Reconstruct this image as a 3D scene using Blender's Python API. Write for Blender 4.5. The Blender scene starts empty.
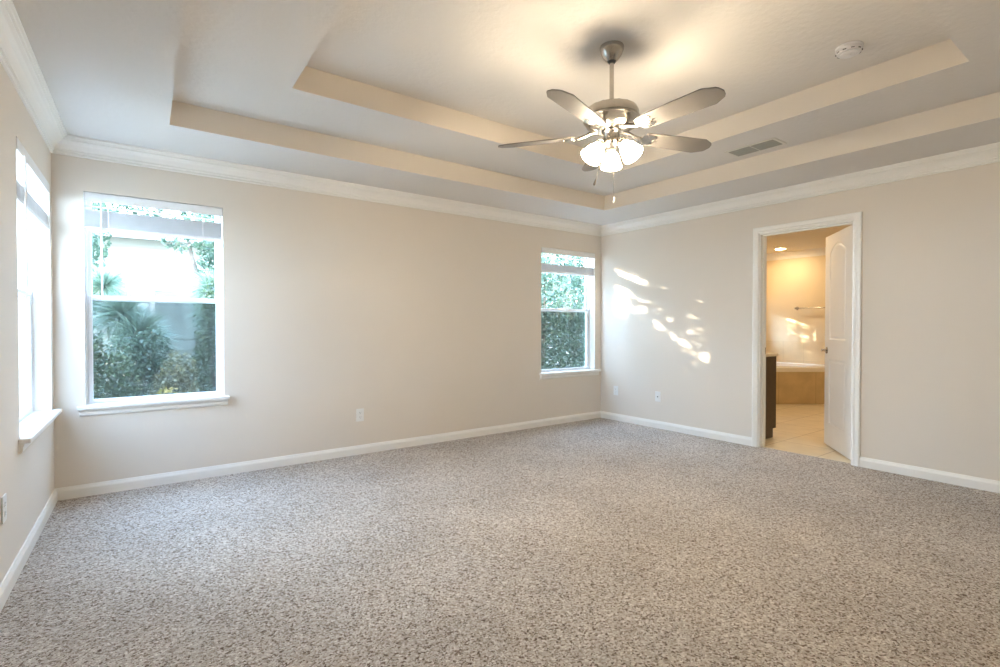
import bpy, bmesh, math, random
from mathutils import Vector, Matrix
random.seed(7)
PI = math.pi
C = bpy.context.scene.collection
SC = bpy.context.scene

# ------------------------------------------------------------ camera
YAW, PITCH, FPX = .636, .0135, 512.8
cam = bpy.data.cameras.new('camera'); co = bpy.data.objects.new('camera', cam); C.objects.link(co)
cam.sensor_width = 36.0; cam.lens = FPX / 1000 * 36.0; cam.clip_start = .02; cam.clip_end = 500
co.location = (.368, -4.535, 1.17)
co.rotation_euler = (PI/2 - PITCH, 0, -YAW)
SC.camera = co

# ------------------------------------------------------------ exposure, sky, sun
vs = SC.view_settings
vs.view_transform = 'Standard'; vs.look = 'None'; vs.exposure = 1.4; vs.gamma = 1.0
vs.use_curve_mapping = False
SKY = 11.5; HALO = 10.0; SUN = 12.5; SHADE = 56.0; PORTAL = True

w = bpy.data.worlds.new('sky'); SC.world = w; w.use_nodes = True
nt = w.node_tree; nt.nodes.clear()
tc = nt.nodes.new('ShaderNodeTexCoord'); sep = nt.nodes.new('ShaderNodeSeparateXYZ')
rmp = nt.nodes.new('ShaderNodeValToRGB'); bg = nt.nodes.new('ShaderNodeBackground'); wo = nt.nodes.new('ShaderNodeOutputWorld')
nt.links.new(tc.outputs['Generated'], sep.inputs[0]); nt.links.new(sep.outputs['Z'], rmp.inputs[0])
rmp.color_ramp.elements[0].position = 0.0; rmp.color_ramp.elements[0].color = (.62, .80, 1, 1)
rmp.color_ramp.elements[1].position = .8; rmp.color_ramp.elements[1].color = (.40, .62, 1, 1)
nt.links.new(rmp.outputs[0], bg.inputs[0]); bg.inputs[1].default_value = SKY
# the sky is brighter around the low sun
SUND = Vector((1, -1.72, -.655)).normalized()
nrm_ = nt.nodes.new('ShaderNodeVectorMath'); nrm_.operation = 'NORMALIZE'; nt.links.new(tc.outputs['Generated'], nrm_.inputs[0])
dot = nt.nodes.new('ShaderNodeVectorMath'); dot.operation = 'DOT_PRODUCT'; nt.links.new(nrm_.outputs[0], dot.inputs[0]); dot.inputs[1].default_value = tuple(-SUND)
mxm = nt.nodes.new('ShaderNodeMath'); mxm.operation = 'MAXIMUM'; nt.links.new(dot.outputs['Value'], mxm.inputs[0]); mxm.inputs[1].default_value = 0
pw = nt.nodes.new('ShaderNodeMath'); pw.operation = 'POWER'; nt.links.new(mxm.outputs[0], pw.inputs[0]); pw.inputs[1].default_value = 7
mlt = nt.nodes.new('ShaderNodeMath'); mlt.operation = 'MULTIPLY'; nt.links.new(pw.outputs[0], mlt.inputs[0]); mlt.inputs[1].default_value = HALO
bg2 = nt.nodes.new('ShaderNodeBackground'); bg2.inputs[0].default_value = (.60, .79, 1, 1); nt.links.new(mlt.outputs[0], bg2.inputs[1])
ads = nt.nodes.new('ShaderNodeAddShader'); nt.links.new(bg.outputs[0], ads.inputs[0]); nt.links.new(bg2.outputs[0], ads.inputs[1])
nt.links.new(ads.outputs[0], wo.inputs[0])

sun = bpy.data.lights.new('sun', 'SUN'); sun.energy = SUN; sun.angle = math.radians(.53); sun.color = (1, .86, .66)
so = bpy.data.objects.new('sun', sun); C.objects.link(so); so.location = (-8, 14, 6)
so.rotation_euler = SUND.to_track_quat('-Z', 'Y').to_euler()

def portal(name, loc, rot, sx, sy):
    l = bpy.data.lights.new(name, 'AREA'); l.shape = 'RECTANGLE'; l.size = sx; l.size_y = sy
    l.cycles.is_portal = True
    o = bpy.data.objects.new(name, l); C.objects.link(o); o.location = loc; o.rotation_euler = rot
# (portals only guide the sampling of the sky through the window openings)
if PORTAL:
    portal('portal_back_window', (.59, .16, 1.36), (-PI/2, 0, 0), .95, 1.6)
    portal('portal_corner_window', (4.76, .16, 1.36), (-PI/2, 0, 0), 1.0, 1.6)
    portal('portal_side_window', (-.20, -.61, 1.36), (0, -PI/2, 0), 1.6, 1.2)
    portal('portal_bath_window', (9.14, .16, 1.28), (-PI/2, 0, 0), .5, .7)

# ------------------------------------------------------------ materials
def mat(name, col, rough=.5, metal=0.0, spec=.5, bump=None, vary=None, emit=None, coat=0.0):
    m = bpy.data.materials.new(name); m.use_nodes = True
    n = m.node_tree; b = n.nodes['Principled BSDF']
    b.inputs['Base Color'].default_value = (*col, 1); b.inputs['Roughness'].default_value = rough
    b.inputs['Metallic'].default_value = metal; b.inputs['Specular IOR Level'].default_value = spec
    b.inputs['Coat Weight'].default_value = coat
    co_ = n.nodes.new('ShaderNodeTexCoord')
    if vary is None: vary = (.035, 3.0)
    tx = n.nodes.new('ShaderNodeTexNoise'); tx.inputs['Scale'].default_value = vary[1]; tx.inputs['Detail'].default_value = 3
    n.links.new(co_.outputs['Object'], tx.inputs['Vector'])
    rp = n.nodes.new('ShaderNodeValToRGB')
    a = vary[0]
    rp.color_ramp.elements[0].position = .3; rp.color_ramp.elements[1].position = .7
    rp.color_ramp.elements[0].color = tuple(c*(1-a) for c in col) + (1,)
    rp.color_ramp.elements[1].color = tuple(min(1, c*(1+a)) for c in col) + (1,)
    n.links.new(tx.outputs['Fac'], rp.inputs[0]); n.links.new(rp.outputs[0], b.inputs['Base Color'])
    if bump:
        sc, st, ds = bump
        t2 = n.nodes.new('ShaderNodeTexNoise'); t2.inputs['Scale'].default_value = sc; t2.inputs['Detail'].default_value = 4
        n.links.new(co_.outputs['Object'], t2.inputs['Vector'])
        bp = n.nodes.new('ShaderNodeBump'); bp.inputs['Strength'].default_value = st; bp.inputs['Distance'].default_value = ds
        n.links.new(t2.outputs['Fac'], bp.inputs['Height']); n.links.new(bp.outputs[0], b.inputs['Normal'])
    if emit:
        b.inputs['Emission Color'].default_value = (*emit[0], 1); b.inputs['Emission Strength'].default_value = emit[1]
    return m

M = {}
M['wall'] = mat('wall_paint', (.77, .70, .61), .75, bump=(260, .12, .001), vary=(.012, 1.2), spec=.3)
M['ceil'] = mat('ceiling_paint', (.74, .70, .65), .85, bump=(30, .55, .006), vary=(.012, 1.5), spec=.2)
M['white'] = mat('white_trim_paint', (.89, .86, .80), .35, vary=(.012, 4))
M['vinyl'] = mat('white_vinyl', (.86, .87, .88), .35, vary=(.01, 5))
M['blind'] = mat('white_faux_wood', (.88, .87, .86), .45, vary=(.03, 14))
M['plastic'] = mat('white_plastic', (.84, .83, .80), .3, vary=(.01, 9))
M['dark'] = mat('dark_slot', (.03, .03, .03), .6)
M['smoke'] = mat('smoke_detector_plastic', (.80, .78, .78), .4, vary=(.01, 20))
M['nickel'] = mat('brushed_nickel', (.46, .43, .39), .25, metal=1, vary=(.05, 40))
M['blade'] = mat('silver_fan_blade', (.20, .18, .16), .5, metal=0.0, vary=(.06, 8))
M['vent'] = mat('grey_vent_metal', (.34, .33, .28), .5, vary=(.05, 20))
M['ventframe'] = mat('cream_vent_frame', (.70, .66, .58), .45)
M['espresso'] = mat('espresso_wood', (.040, .022, .012), .35, vary=(.3, 20))
M['counter'] = mat('cream_stone_counter', (.78, .70, .55), .25, vary=(.06, 25))
M['bathwall'] = mat('cream_bathroom_paint', (.82, .69, .48), .7, vary=(.012, 1.5))
M['bathceil'] = mat('cream_bathroom_ceiling', (.78, .70, .55), .8, vary=(.012, 1.5))
M['tub'] = mat('white_acrylic', (.88, .86, .82), .15, coat=.4, vary=(.005, 2))
M['shade'] = mat('frosted_glass_lit', (.9, .88, .82), .4, emit=((1, .835, .61), SHADE), vary=(.005, 2))
M['bulb'] = mat('lit_bulb', (.9, .9, .85), .4, emit=((1, .86, .66), SHADE*1.5), vary=(.005, 2))
M['can'] = mat('lit_lens', (.9, .88, .82), .4, emit=((1, .75, .46), 92), vary=(.005, 2))
M['siding'] = mat('pale_siding', (.34, .32, .27), .6, vary=(.05, 2))
M['shed'] = mat('weathered_door_paint', (.15, .17, .14), .6, vary=(.12, 5))
M['roofing'] = mat('grey_shingle', (.20, .19, .18), .9, vary=(.2, 12))
M['fence'] = mat('weathered_fence_wood', (.42, .38, .32), .8, vary=(.25, 6))
M['ground'] = mat('sandy_ground', (.24, .23, .19), .95, vary=(.4, 9), bump=(30, .6, .03))
M['bark'] = mat('grey_brown_bark', (.13, .10, .075), .9, vary=(.35, 15), bump=(40, .7, .02))

def leafmat(name, a, b_, trans=.35):
    m = bpy.data.materials.new(name); m.use_nodes = True; n = m.node_tree; n.nodes.clear()
    g = n.nodes.new('ShaderNodeNewGeometry'); rp = n.nodes.new('ShaderNodeValToRGB')
    rp.color_ramp.elements[0].color = (*a, 1); rp.color_ramp.elements[1].color = (*b_, 1)
    n.links.new(g.outputs['Random Per Island'], rp.inputs[0])
    d = n.nodes.new('ShaderNodeBsdfDiffuse'); t = n.nodes.new('ShaderNodeBsdfTranslucent'); gl = n.nodes.new('ShaderNodeBsdfGlossy')
    gl.inputs['Roughness'].default_value = .35
    mx = n.nodes.new('ShaderNodeMixShader'); mx.inputs[0].default_value = trans
    m2 = n.nodes.new('ShaderNodeMixShader'); m2.inputs[0].default_value = .06
    for s in (d, t): n.links.new(rp.outputs[0], s.inputs['Color'])
    n.links.new(d.outputs[0], mx.inputs[1]); n.links.new(t.outputs[0], mx.inputs[2])
    n.links.new(mx.outputs[0], m2.inputs[1]); n.links.new(gl.outputs[0], m2.inputs[2])
    o = n.nodes.new('ShaderNodeOutputMaterial'); n.links.new(m2.outputs[0], o.inputs[0])
    return m
M['leaf_teal'] = leafmat('blue_green_leaves', (.02, .05, .03), (.12, .185, .115))
M['leaf_dark'] = leafmat('dark_green_leaves', (.014, .03, .012), (.08, .12, .05))
M['leaf_olive'] = leafmat('olive_leaves', (.05, .055, .025), (.25, .24, .12))
M['leaf_yellow'] = leafmat('yellow_leaves', (.25, .23, .03), (.5, .36, .08))
M['needle'] = leafmat('pale_needles', (.08, .14, .09), (.27, .35, .25), .4)

def carpet_mat():
    m = bpy.data.materials.new('beige_frieze_carpet'); m.use_nodes = True; n = m.node_tree; b = n.nodes['Principled BSDF']
    b.inputs['Roughness'].default_value = .95; b.inputs['Specular IOR Level'].default_value = .1
    c = n.nodes.new('ShaderNodeTexCoord')
    warp = n.nodes.new('ShaderNodeTexNoise'); warp.inputs['Scale'].default_value = 90; warp.inputs['Detail'].default_value = 2
    add = n.nodes.new('ShaderNodeMixRGB'); add.blend_type = 'ADD'; add.inputs[0].default_value = .016
    n.links.new(c.outputs['Object'], warp.inputs['Vector']); n.links.new(c.outputs['Object'], add.inputs[1]); n.links.new(warp.outputs['Color'], add.inputs[2])
    v = n.nodes.new('ShaderNodeTexVoronoi'); v.inputs['Scale'].default_value = 150; v.inputs['Randomness'].default_value = 1
    n.links.new(add.outputs[0], v.inputs['Vector'])
    sp = n.nodes.new('ShaderNodeSeparateColor'); n.links.new(v.outputs['Color'], sp.inputs[0])
    rp = n.nodes.new('ShaderNodeValToRGB'); e = rp.color_ramp.elements
    e[0].position = 0; e[0].color = (.13, .088, .06, 1); e[1].position = 1; e[1].color = (.86, .80, .72, 1)
    for p, col in ((.12, (.27, .205, .155)), (.30, (.48, .405, .335)), (.62, (.60, .53, .455)), (.85, (.70, .63, .56))):
        x = e.new(p); x.color = (*col, 1)
    n.links.new(sp.outputs[0], rp.inputs[0])
    big = n.nodes.new('ShaderNodeTexNoise'); big.inputs['Scale'].default_value = 1.6; big.inputs['Detail'].default_value = 4
    n.links.new(c.outputs['Object'], big.inputs['Vector'])
    r2 = n.nodes.new('ShaderNodeValToRGB'); r2.color_ramp.elements[0].position = .35; r2.color_ramp.elements[1].position = .65
    r2.color_ramp.elements[0].color = (.90, .90, .90, 1); r2.color_ramp.elements[1].color = (1.05, 1.05, 1.05, 1)
    n.links.new(big.outputs['Fac'], r2.inputs[0])
    mul = n.nodes.new('ShaderNodeMixRGB'); mul.blend_type = 'MULTIPLY'; mul.inputs[0].default_value = 1
    n.links.new(rp.outputs[0], mul.inputs[1]); n.links.new(r2.outputs[0], mul.inputs[2]); n.links.new(mul.outputs[0], b.inputs['Base Color'])
    bp = n.nodes.new('ShaderNodeBump'); bp.inputs['Strength'].default_value = .9; bp.inputs['Distance'].default_value = .006; bp.invert = True
    n.links.new(v.outputs['Distance'], bp.inputs['Height']); n.links.new(bp.outputs[0], b.inputs['Normal'])
    return m
M['carpet'] = carpet_mat()

def tile_mat(name, col, grout, tx, ty, ox, oy, axes='XY', rough=.35, vary=.07, gw=.004):
    m = bpy.data.materials.new(name); m.use_nodes = True; n = m.node_tree; b = n.nodes['Principled BSDF']
    b.inputs['Roughness'].default_value = rough
    c = n.nodes.new('ShaderNodeTexCoord'); s = n.nodes.new('ShaderNodeSeparateXYZ'); n.links.new(c.outputs['Object'], s.inputs[0])
    def line(sock, size, off):
        a = n.nodes.new('ShaderNodeMath'); a.operation = 'SUBTRACT'; n.links.new(sock, a.inputs[0]); a.inputs[1].default_value = off
        d = n.nodes.new('ShaderNodeMath'); d.operation = 'PINGPONG'; n.links.new(a.outputs[0], d.inputs[0]); d.inputs[1].default_value = size/2
        g = n.nodes.new('ShaderNodeMath'); g.operation = 'LESS_THAN'; n.links.new(d.outputs[0], g.inputs[0]); g.inputs[1].default_value = gw
        return g
    g1 = line(s.outputs[axes[0]], tx, ox); g2 = line(s.outputs[axes[1]], ty, oy)
    mx = n.nodes.new('ShaderNodeMath'); mx.operation = 'MAXIMUM'; n.links.new(g1.outputs[0], mx.inputs[0]); n.links.new(g2.outputs[0], mx.inputs[1])
    no = n.nodes.new('ShaderNodeTexNoise'); no.inputs['Scale'].default_value = 5; no.inputs['Detail'].default_value = 5; n.links.new(c.outputs['Object'], no.inputs['Vector'])
    rp = n.nodes.new('ShaderNodeValToRGB'); rp.color_ramp.elements[0].position = .3; rp.color_ramp.elements[1].position = .7
    rp.color_ramp.elements[0].color = tuple(q*(1-vary) for q in col)+(1,); rp.color_ramp.elements[1].color = tuple(min(1, q*(1+vary)) for q in col)+(1,)
    n.links.new(no.outputs['Fac'], rp.inputs[0])
    mi = n.nodes.new('ShaderNodeMixRGB'); n.links.new(mx.outputs[0], mi.inputs[0]); n.links.new(rp.outputs[0], mi.inputs[1]); mi.inputs[2].default_value = (*grout, 1)
    n.links.new(mi.outputs[0], b.inputs['Base Color'])
    return m
M['floortile'] = tile_mat('cream_floor_tile', (.76, .66, .48), (.42, .33, .20), .49, .49, 5.80, -2.045)
M['walltile'] = tile_mat('beige_wall_tile', (.78, .64, .42), (.62, .50, .32), .33, .33, 0, .59, 'YZ', .3, gw=.002)
M['walltile2'] = tile_mat('beige_wall_tile_side', (.78, .64, .42), (.62, .50, .32), .33, .33, 0, .59, 'XZ', .3, gw=.002)
M['aprontile'] = tile_mat('tan_apron_tile', (.60, .47, .27), (.46, .35, .20), .45, .9, .15, 0, 'XZ', .35, vary=.12, gw=.003)

def glass_mat(name, tint, dim, refl=.06):
    m = bpy.data.materials.new(name); m.use_nodes = True; n = m.node_tree; n.nodes.clear()
    t = n.nodes.new('ShaderNodeBsdfTransparent'); t.inputs[0].default_value = (*[q*dim for q in tint], 1)
    g = n.nodes.new('ShaderNodeBsdfGlossy'); g.inputs['Roughness'].default_value = .02
    f = n.nodes.new('ShaderNodeFresnel'); f.inputs['IOR'].default_value = 1.45
    ge = n.nodes.new('ShaderNodeNewGeometry'); iv = n.nodes.new('ShaderNodeMath'); iv.operation = 'SUBTRACT'; iv.inputs[0].default_value = 1
    n.links.new(ge.outputs['Backfacing'], iv.inputs[1]); mu = n.nodes.new('ShaderNodeMath'); mu.operation = 'MULTIPLY'
    n.links.new(f.outputs[0], mu.inputs[0]); n.links.new(iv.outputs[0], mu.inputs[1])
    mx = n.nodes.new('ShaderNodeMixShader'); n.links.new(mu.outputs[0], mx.inputs[0])
    n.links.new(t.outputs[0], mx.inputs[1]); n.links.new(g.outputs[0], mx.inputs[2])
    o = n.nodes.new('ShaderNodeOutputMaterial'); n.links.new(mx.outputs[0], o.inputs[0]); return m
M['glass'] = glass_mat('window_glass', (.985, 1, 1), .99)
def screen_mat():
    m = bpy.data.materials.new('grey_insect_screen'); m.use_nodes = True; n = m.node_tree; n.nodes.clear()
    t = n.nodes.new('ShaderNodeBsdfTransparent'); d = n.nodes.new('ShaderNodeBsdfDiffuse'); d.inputs[0].default_value = (.06, .07, .07, 1)
    mx = n.nodes.new('ShaderNodeMixShader'); mx.inputs[0].default_value = .45
    n.links.new(t.outputs[0], mx.inputs[1]); n.links.new(d.outputs[0], mx.inputs[2])
    o = n.nodes.new('ShaderNodeOutputMaterial'); n.links.new(mx.outputs[0], o.inputs[0]); return m
M['screen'] = screen_mat()

# ------------------------------------------------------------ mesh helpers
def obj(name, bm, m, parent=None, smooth=False, loc=None):
    me = bpy.data.meshes.new(name)
    if isinstance(bm, tuple):
        me.from_pydata(bm[0], [], bm[1]); me.update()
    else:
        bmesh.ops.recalc_face_normals(bm, faces=bm.faces[:]); bm.to_mesh(me); bm.free()
    for x in (m if isinstance(m, (list, tuple)) else [m]): me.materials.append(x)
    if smooth:
        me.polygons.foreach_set('use_smooth', [True]*len(me.polygons))
        try: me.set_sharp_from_angle(angle=math.radians(38))
        except Exception: pass
    o = bpy.data.objects.new(name, me); C.objects.link(o)
    if parent: o.parent = parent
    if loc: o.location = loc
    return o
def tag(o, label=None, cat=None, group=None, kind=None):
    if label: o['label'] = label
    if cat: o['category'] = cat
    if group: o['group'] = group
    if kind: o['kind'] = kind
    return o
def struct(o, label, cat): return tag(o, label, cat, kind='structure')
def empty(name, loc=(0,0,0), rz=0):
    o = bpy.data.objects.new(name, None); C.objects.link(o); o.location = loc; o.rotation_euler = (0,0,rz); o.empty_display_size = .1
    return o
def copy_tree(o, parent=None):
    c = o.copy(); C.objects.link(c)
    if parent: c.parent = parent
    for ch in list(o.children): copy_tree(ch, c)
    return c
def box(bm, x0, x1, y0, y1, z0, z1, mi=0, bev=0, mtx=None):
    vs_ = [bm.verts.new(v) for v in ((x0,y0,z0),(x1,y0,z0),(x1,y1,z0),(x0,y1,z0),(x0,y0,z1),(x1,y0,z1),(x1,y1,z1),(x0,y1,z1))]
    fs = [bm.faces.new([vs_[i] for i in q]) for q in ((0,3,2,1),(4,5,6,7),(0,1,5,4),(1,2,6,5),(2,3,7,6),(3,0,4,7))]
    for f in fs: f.material_index = mi
    if bev:
        es = list({e for f in fs for e in f.edges})
        r = bmesh.ops.bevel(bm, geom=es, offset=bev, segments=2, affect='EDGES', profile=.5)
        vs_ = list({v for v in vs_ if v.is_valid} | {v for f in r['faces'] for v in f.verts})
        for f in r['faces']: f.material_index = mi
    if mtx is not None: bmesh.ops.transform(bm, matrix=mtx, verts=vs_)
    return vs_
def lathe(bm, prof, seg=32, mtx=None, mi=0, cap=False):
    rings = []
    for r, z in prof:
        if r < 1e-6: rings.append([bm.verts.new((0,0,z))])
        else: rings.append([bm.verts.new((r*math.cos(2*PI*i/seg), r*math.sin(2*PI*i/seg), z)) for i in range(seg)])
    for a, b in zip(rings, rings[1:]):
        for i in range(seg):
            j = (i+1) % seg
            q = [a[i%len(a)], a[j%len(a)], b[j%len(b)], b[i%len(b)]]
            u = []
            for v in q:
                if v not in u: u.append(v)
            if len(u) > 2:
                f = bm.faces.new(u); f.material_index = mi
    vs_ = [v for r in rings for v in r]
    if mtx is not None: bmesh.ops.transform(bm, matrix=mtx, verts=vs_)
    return vs_
def tube(bm, pts, r, seg=10, mi=0, caps=True):
    pts = [Vector(p) for p in pts]; rs = r if isinstance(r, (list, tuple)) else [r]*len(pts); rings = []
    for i, p in enumerate(pts):
        t = (pts[min(i+1, len(pts)-1)] - pts[max(i-1, 0)]).normalized()
        u = t.orthogonal().normalized() if i == 0 else (u - t*u.dot(t)).normalized()
        v = t.cross(u)
        rings.append([bm.verts.new(p + rs[i]*(u*math.cos(2*PI*k/seg) + v*math.sin(2*PI*k/seg))) for k in range(seg)])
    for a, b in zip(rings, rings[1:]):
        for k in range(seg): f = bm.faces.new((a[k], a[(k+1)%seg], b[(k+1)%seg], b[k])); f.material_index = mi
    if caps: bm.faces.new(rings[0][::-1]); bm.faces.new(rings[-1])
def sweep(bm, path, prof, closed=False, mi=0):
    """path: list of (x,y); prof: list of (inset from the wall to the left of travel, z)."""
    n = len(path); P = [Vector(p) for p in path]; rings = []
    for i in range(n):
        a = P[i-1] if (i or closed) else None; b = P[(i+1) % n] if (i < n-1 or closed) else None
        d1 = (P[i]-a).normalized() if a is not None else None; d2 = (b-P[i]).normalized() if b is not None else None
        n1 = Vector((-d1.y, d1.x)) if d1 else None; n2 = Vector((-d2.y, d2.x)) if d2 else None
        if n1 is None: m_ = n2
        elif n2 is None: m_ = n1
        else: s = (n1+n2); m_ = s / (s.dot(n1))
        rings.append([bm.verts.new((P[i].x + m_.x*o, P[i].y + m_.y*o, z)) for o, z in prof])
    for i in range(n if closed else n-1):
        a, b = rings[i], rings[(i+1) % n]
        for k in range(len(prof)):
            l = (k+1) % len(prof)
            f = bm.faces.new((a[k], b[k], b[l], a[l])); f.material_index = mi
    if not closed: bm.faces.new(rings[0]); bm.faces.new(rings[-1][::-1])

# ------------------------------------------------------------ room dimensions
W, H0, H1, H2 = 5.33, 2.44, 2.596, 2.751
FY = -5.12                                   # front wall
S = .033                                     # the left wall runs very slightly out of square
LX = lambda y: S*y
TW = .15                                     # exterior wall thickness
IW = .12                                     # wall to bathroom
WZ0, WZ1 = .615, 2.10
w1 = (.165, 1.015); w2 = (4.315, 5.215)
lw = (-1.12, -.10)                           # left wall window, along y
dr = (-2.835, -2.025); DZ = 2.075            # rough opening of bathroom door

def wall_slab(name, u0, u1, z0, z1, holes, place, thick, mats, face_mi=0, back_mi=0):
    """wall in (u, z) with rectangular holes; place(u, d, z): d=0 inner face, d=thick outer face."""
    us = sorted({u0, u1, *[h[0] for h in holes], *[h[1] for h in holes]}); zs = sorted({z0, z1, *[h[2] for h in holes], *[h[3] for h in holes]})
    bm = bmesh.new(); cache = {}
    def v(u, d, z):
        k = (round(u,5), round(d,5), round(z,5))
        if k not in cache: cache[k] = bm.verts.new(place(u, d, z))
        return cache[k]
    def solid(i, j):
        if i < 0 or j < 0 or i >= len(us)-1 or j >= len(zs)-1: return False
        cu, cz = (us[i]+us[i+1])/2, (zs[j]+zs[j+1])/2
        return not any(h[0] < cu < h[1] and h[2] < cz < h[3] for h in holes)
    for i in range(len(us)-1):
        for j in range(len(zs)-1):
            if not solid(i, j): continue
            a, b, c, d = us[i], us[i+1], zs[j], zs[j+1]
            f = bm.faces.new((v(a,0,c), v(b,0,c), v(b,0,d), v(a,0,d))); f.material_index = face_mi
            f = bm.faces.new((v(a,thick,c), v(a,thick,d), v(b,thick,d), v(b,thick,c))); f.material_index = back_mi
            e = len(mats)-1
            if not solid(i-1, j): bm.faces.new((v(a,0,c), v(a,0,d), v(a,thick,d), v(a,thick,c))).material_index = e
            if not solid(i+1, j): bm.faces.new((v(b,0,c), v(b,thick,c), v(b,thick,d), v(b,0,d))).material_index = e
            if not solid(i, j-1): bm.faces.new((v(a,0,c), v(a,thick,c), v(b,thick,c), v(b,0,c))).material_index = e
            if not solid(i, j+1): bm.faces.new((v(a,0,d), v(b,0,d), v(b,thick,d), v(a,thick,d))).material_index = e
    return obj(name, bm, mats)

BX = 9.55; BY0 = -3.3                        # bathroom far wall, front wall
struct(wall_slab('wall_back', -.2, W+IW/2, -.1, 2.85, [(w1[0],w1[1],WZ0-.015,WZ1), (w2[0],w2[1],WZ0-.015,WZ1)],
    lambda u,d,z: (u, d, z), TW, [M['wall'], M['white']]), 'greige painted wall with two windows, behind the fan', 'wall')
struct(wall_slab('wall_left', FY-.1, 0, -.1, 2.85, [(lw[0],lw[1],WZ0-.015,WZ1)],
    lambda u,d,z: (LX(u)-d, u, z), TW, [M['wall'], M['white']]), 'greige painted wall with one window, at the left edge', 'wall')
struct(wall_slab('wall_right', FY-.1, 0, -.1, 2.85, [(dr[0],dr[1],-.02,DZ)],
    lambda u,d,z: (W+d, u, z), IW, [M['wall'], M['bathwall']], 0, 1), 'greige painted wall with the bathroom doorway', 'wall')
struct(wall_slab('wall_front', -.3, W+.1, -.1, 2.85, [], lambda u,d,z: (u, FY-d, z), TW, [M['wall']]),
    'greige painted wall facing the back windows', 'wall')
# bathroom shell
BWZ = (1.0, 1.55); bw = (8.95, 9.33)
struct(wall_slab('wall_bathroom_back', W+IW/2, BX+.12, -.1, 2.6, [(bw[0],bw[1],*BWZ)], lambda u,d,z: (u, d, z), TW, [M['bathwall']]),
    'cream bathroom wall with a window above the tub', 'wall')
struct(wall_slab('wall_bathroom_right', BY0, 0, -.1, 2.6, [], lambda u,d,z: (BX+d, u, z), .12, [M['bathwall']]),
    'cream bathroom far wall behind the towel bar', 'wall')
struct(wall_slab('wall_bathroom_front', W+IW, BX+.12, -.1, 2.6, [], lambda u,d,z: (u, BY0-d, z), .12, [M['bathwall']]),
    'cream bathroom wall out of sight beside the door', 'wall')
bm = bmesh.new(); box(bm, W+IW, BX+.1, BY0-.1, .1, 2.44, 2.54)
struct(obj('ceiling_bathroom', bm, M['bathceil']), 'cream bathroom ceiling seen through the doorway', 'ceiling')
bm = bmesh.new(); box(bm, W+.045, BX+.1, BY0-.1, .05, -.1, 0)
struct(obj('floor_bathroom', bm, M['floortile']), 'cream square tile floor in the bathroom', 'floor')

# carpet
bm = bmesh.new()
vs_ = [bm.verts.new(p) for p in ((LX(FY)-.05, FY-.05, .0), (W+.045, FY-.05, .0), (W+.045, .05, .0), (-.05, .05, .0))]
f = bm.faces.new(vs_); r = bmesh.ops.extrude_face_region(bm, geom=[f])
bmesh.ops.translate(bm, vec=(0,0,-.1), verts=[g for g in r['geom'] if isinstance(g, bmesh.types.BMVert)])
struct(obj('floor', bm, M['carpet']), 'flecked beige and brown frieze carpet', 'floor')

# tray ceiling: two square steps
def ring(bm, o, i, z, mi):
    O = [bm.verts.new((*p, z)) for p in o]; I = [bm.verts.new((*p, z)) for p in i]
    for k in range(4): f = bm.faces.new((O[k], O[(k+1)%4], I[(k+1)%4], I[k])); f.material_index = mi
    return I
lx = lambda x, y, y0: x + .031*(y-y0)
outer = [(LX(FY-.05)-.1, FY-.05), (W+.06, FY-.05), (W+.06, .06), (-.1, .06)]
OYB, OYF = -.69, -4.43; IYB, IYF = -1.312, -3.80
ot = [(lx(.623,OYF,-.653), OYF), (4.675, OYF), (4.625, OYB), (.622, OYB)]
it = [(lx(1.201,IYF,-1.309), IYF), (4.045, IYF), (4.065, IYB), (1.201, IYB)]
bm = bmesh.new()
def riser(bm, I, z1, mi):
    T = [bm.verts.new((v.co.x, v.co.y, z1)) for v in I]
    for k in range(4): f = bm.faces.new((I[k], I[(k+1)%4], T[(k+1)%4], T[k])); f.material_index = mi
    return T
A = ring(bm, outer, ot, H0, 0); T = riser(bm, A, H1, 1)
I2 = [bm.verts.new((*p, H1)) for p in it]
for k in range(4): f = bm.faces.new((T[k], T[(k+1)%4], I2[(k+1)%4], I2[k])); f.material_index = 0
T2 = riser(bm, I2, H2, 1); f = bm.faces.new(T2); f.material_index = 0
# solid lid above, so the ceiling has thickness
lid = [bm.verts.new((*p, 2.85)) for p in outer]; bm.faces.new(lid)
low = [v for v in bm.verts if abs(v.co.z-H0) < 1e-6][:4]
for k in range(4): bm.faces.new((low[k], low[(k+1)%4], lid[(k+1)%4], lid[k]))
struct(obj('ceiling', bm, [M['ceil'], M['wall']]), 'off-white textured ceiling with a two step tray', 'ceiling')

# crown moulding
CR = [(0,2.325),(.010,2.325),(.014,2.330),(.012,2.340),(.012,2.344),(.022,2.345),(.024,2.352),(.022,2.358),(.028,2.368),(.042,2.388),(.060,2.402),(.074,2.408),(.074,2.416),(.084,2.418),(.086,2.426),(.094,2.428),(.095,2.4398),(0,2.4398)]
cn = [(0,0),(W,0),(W,FY),(LX(FY),FY)]
def crown(name, a, b, ra, rb, label, prof=CR, m=M['white']):
    """one wall's length of moulding, mitred at both ends: a->b with the room on the left of travel"""
    bm = bmesh.new(); A, B = Vector(a), Vector(b); d = (B-A).normalized(); n_ = Vector((-d.y, d.x))
    R1 = [bm.verts.new((A.x+n_.x*o+d.x*o*ra, A.y+n_.y*o+d.y*o*ra, z)) for o, z in prof]
    R2 = [bm.verts.new((B.x+n_.x*o-d.x*o*rb, B.y+n_.y*o-d.y*o*rb, z)) for o, z in prof]
    for k in range(len(prof)):
        l = (k+1) % len(prof); bm.faces.new((R1[k], R2[k], R2[l], R1[l]))
    bm.faces.new(R1); bm.faces.new(R2[::-1])
    return struct(obj(name, bm, m), label, 'trim')
crown('trim_1', (W,0), (0,0), 1, 1, 'white crown moulding along the back wall')
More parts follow.
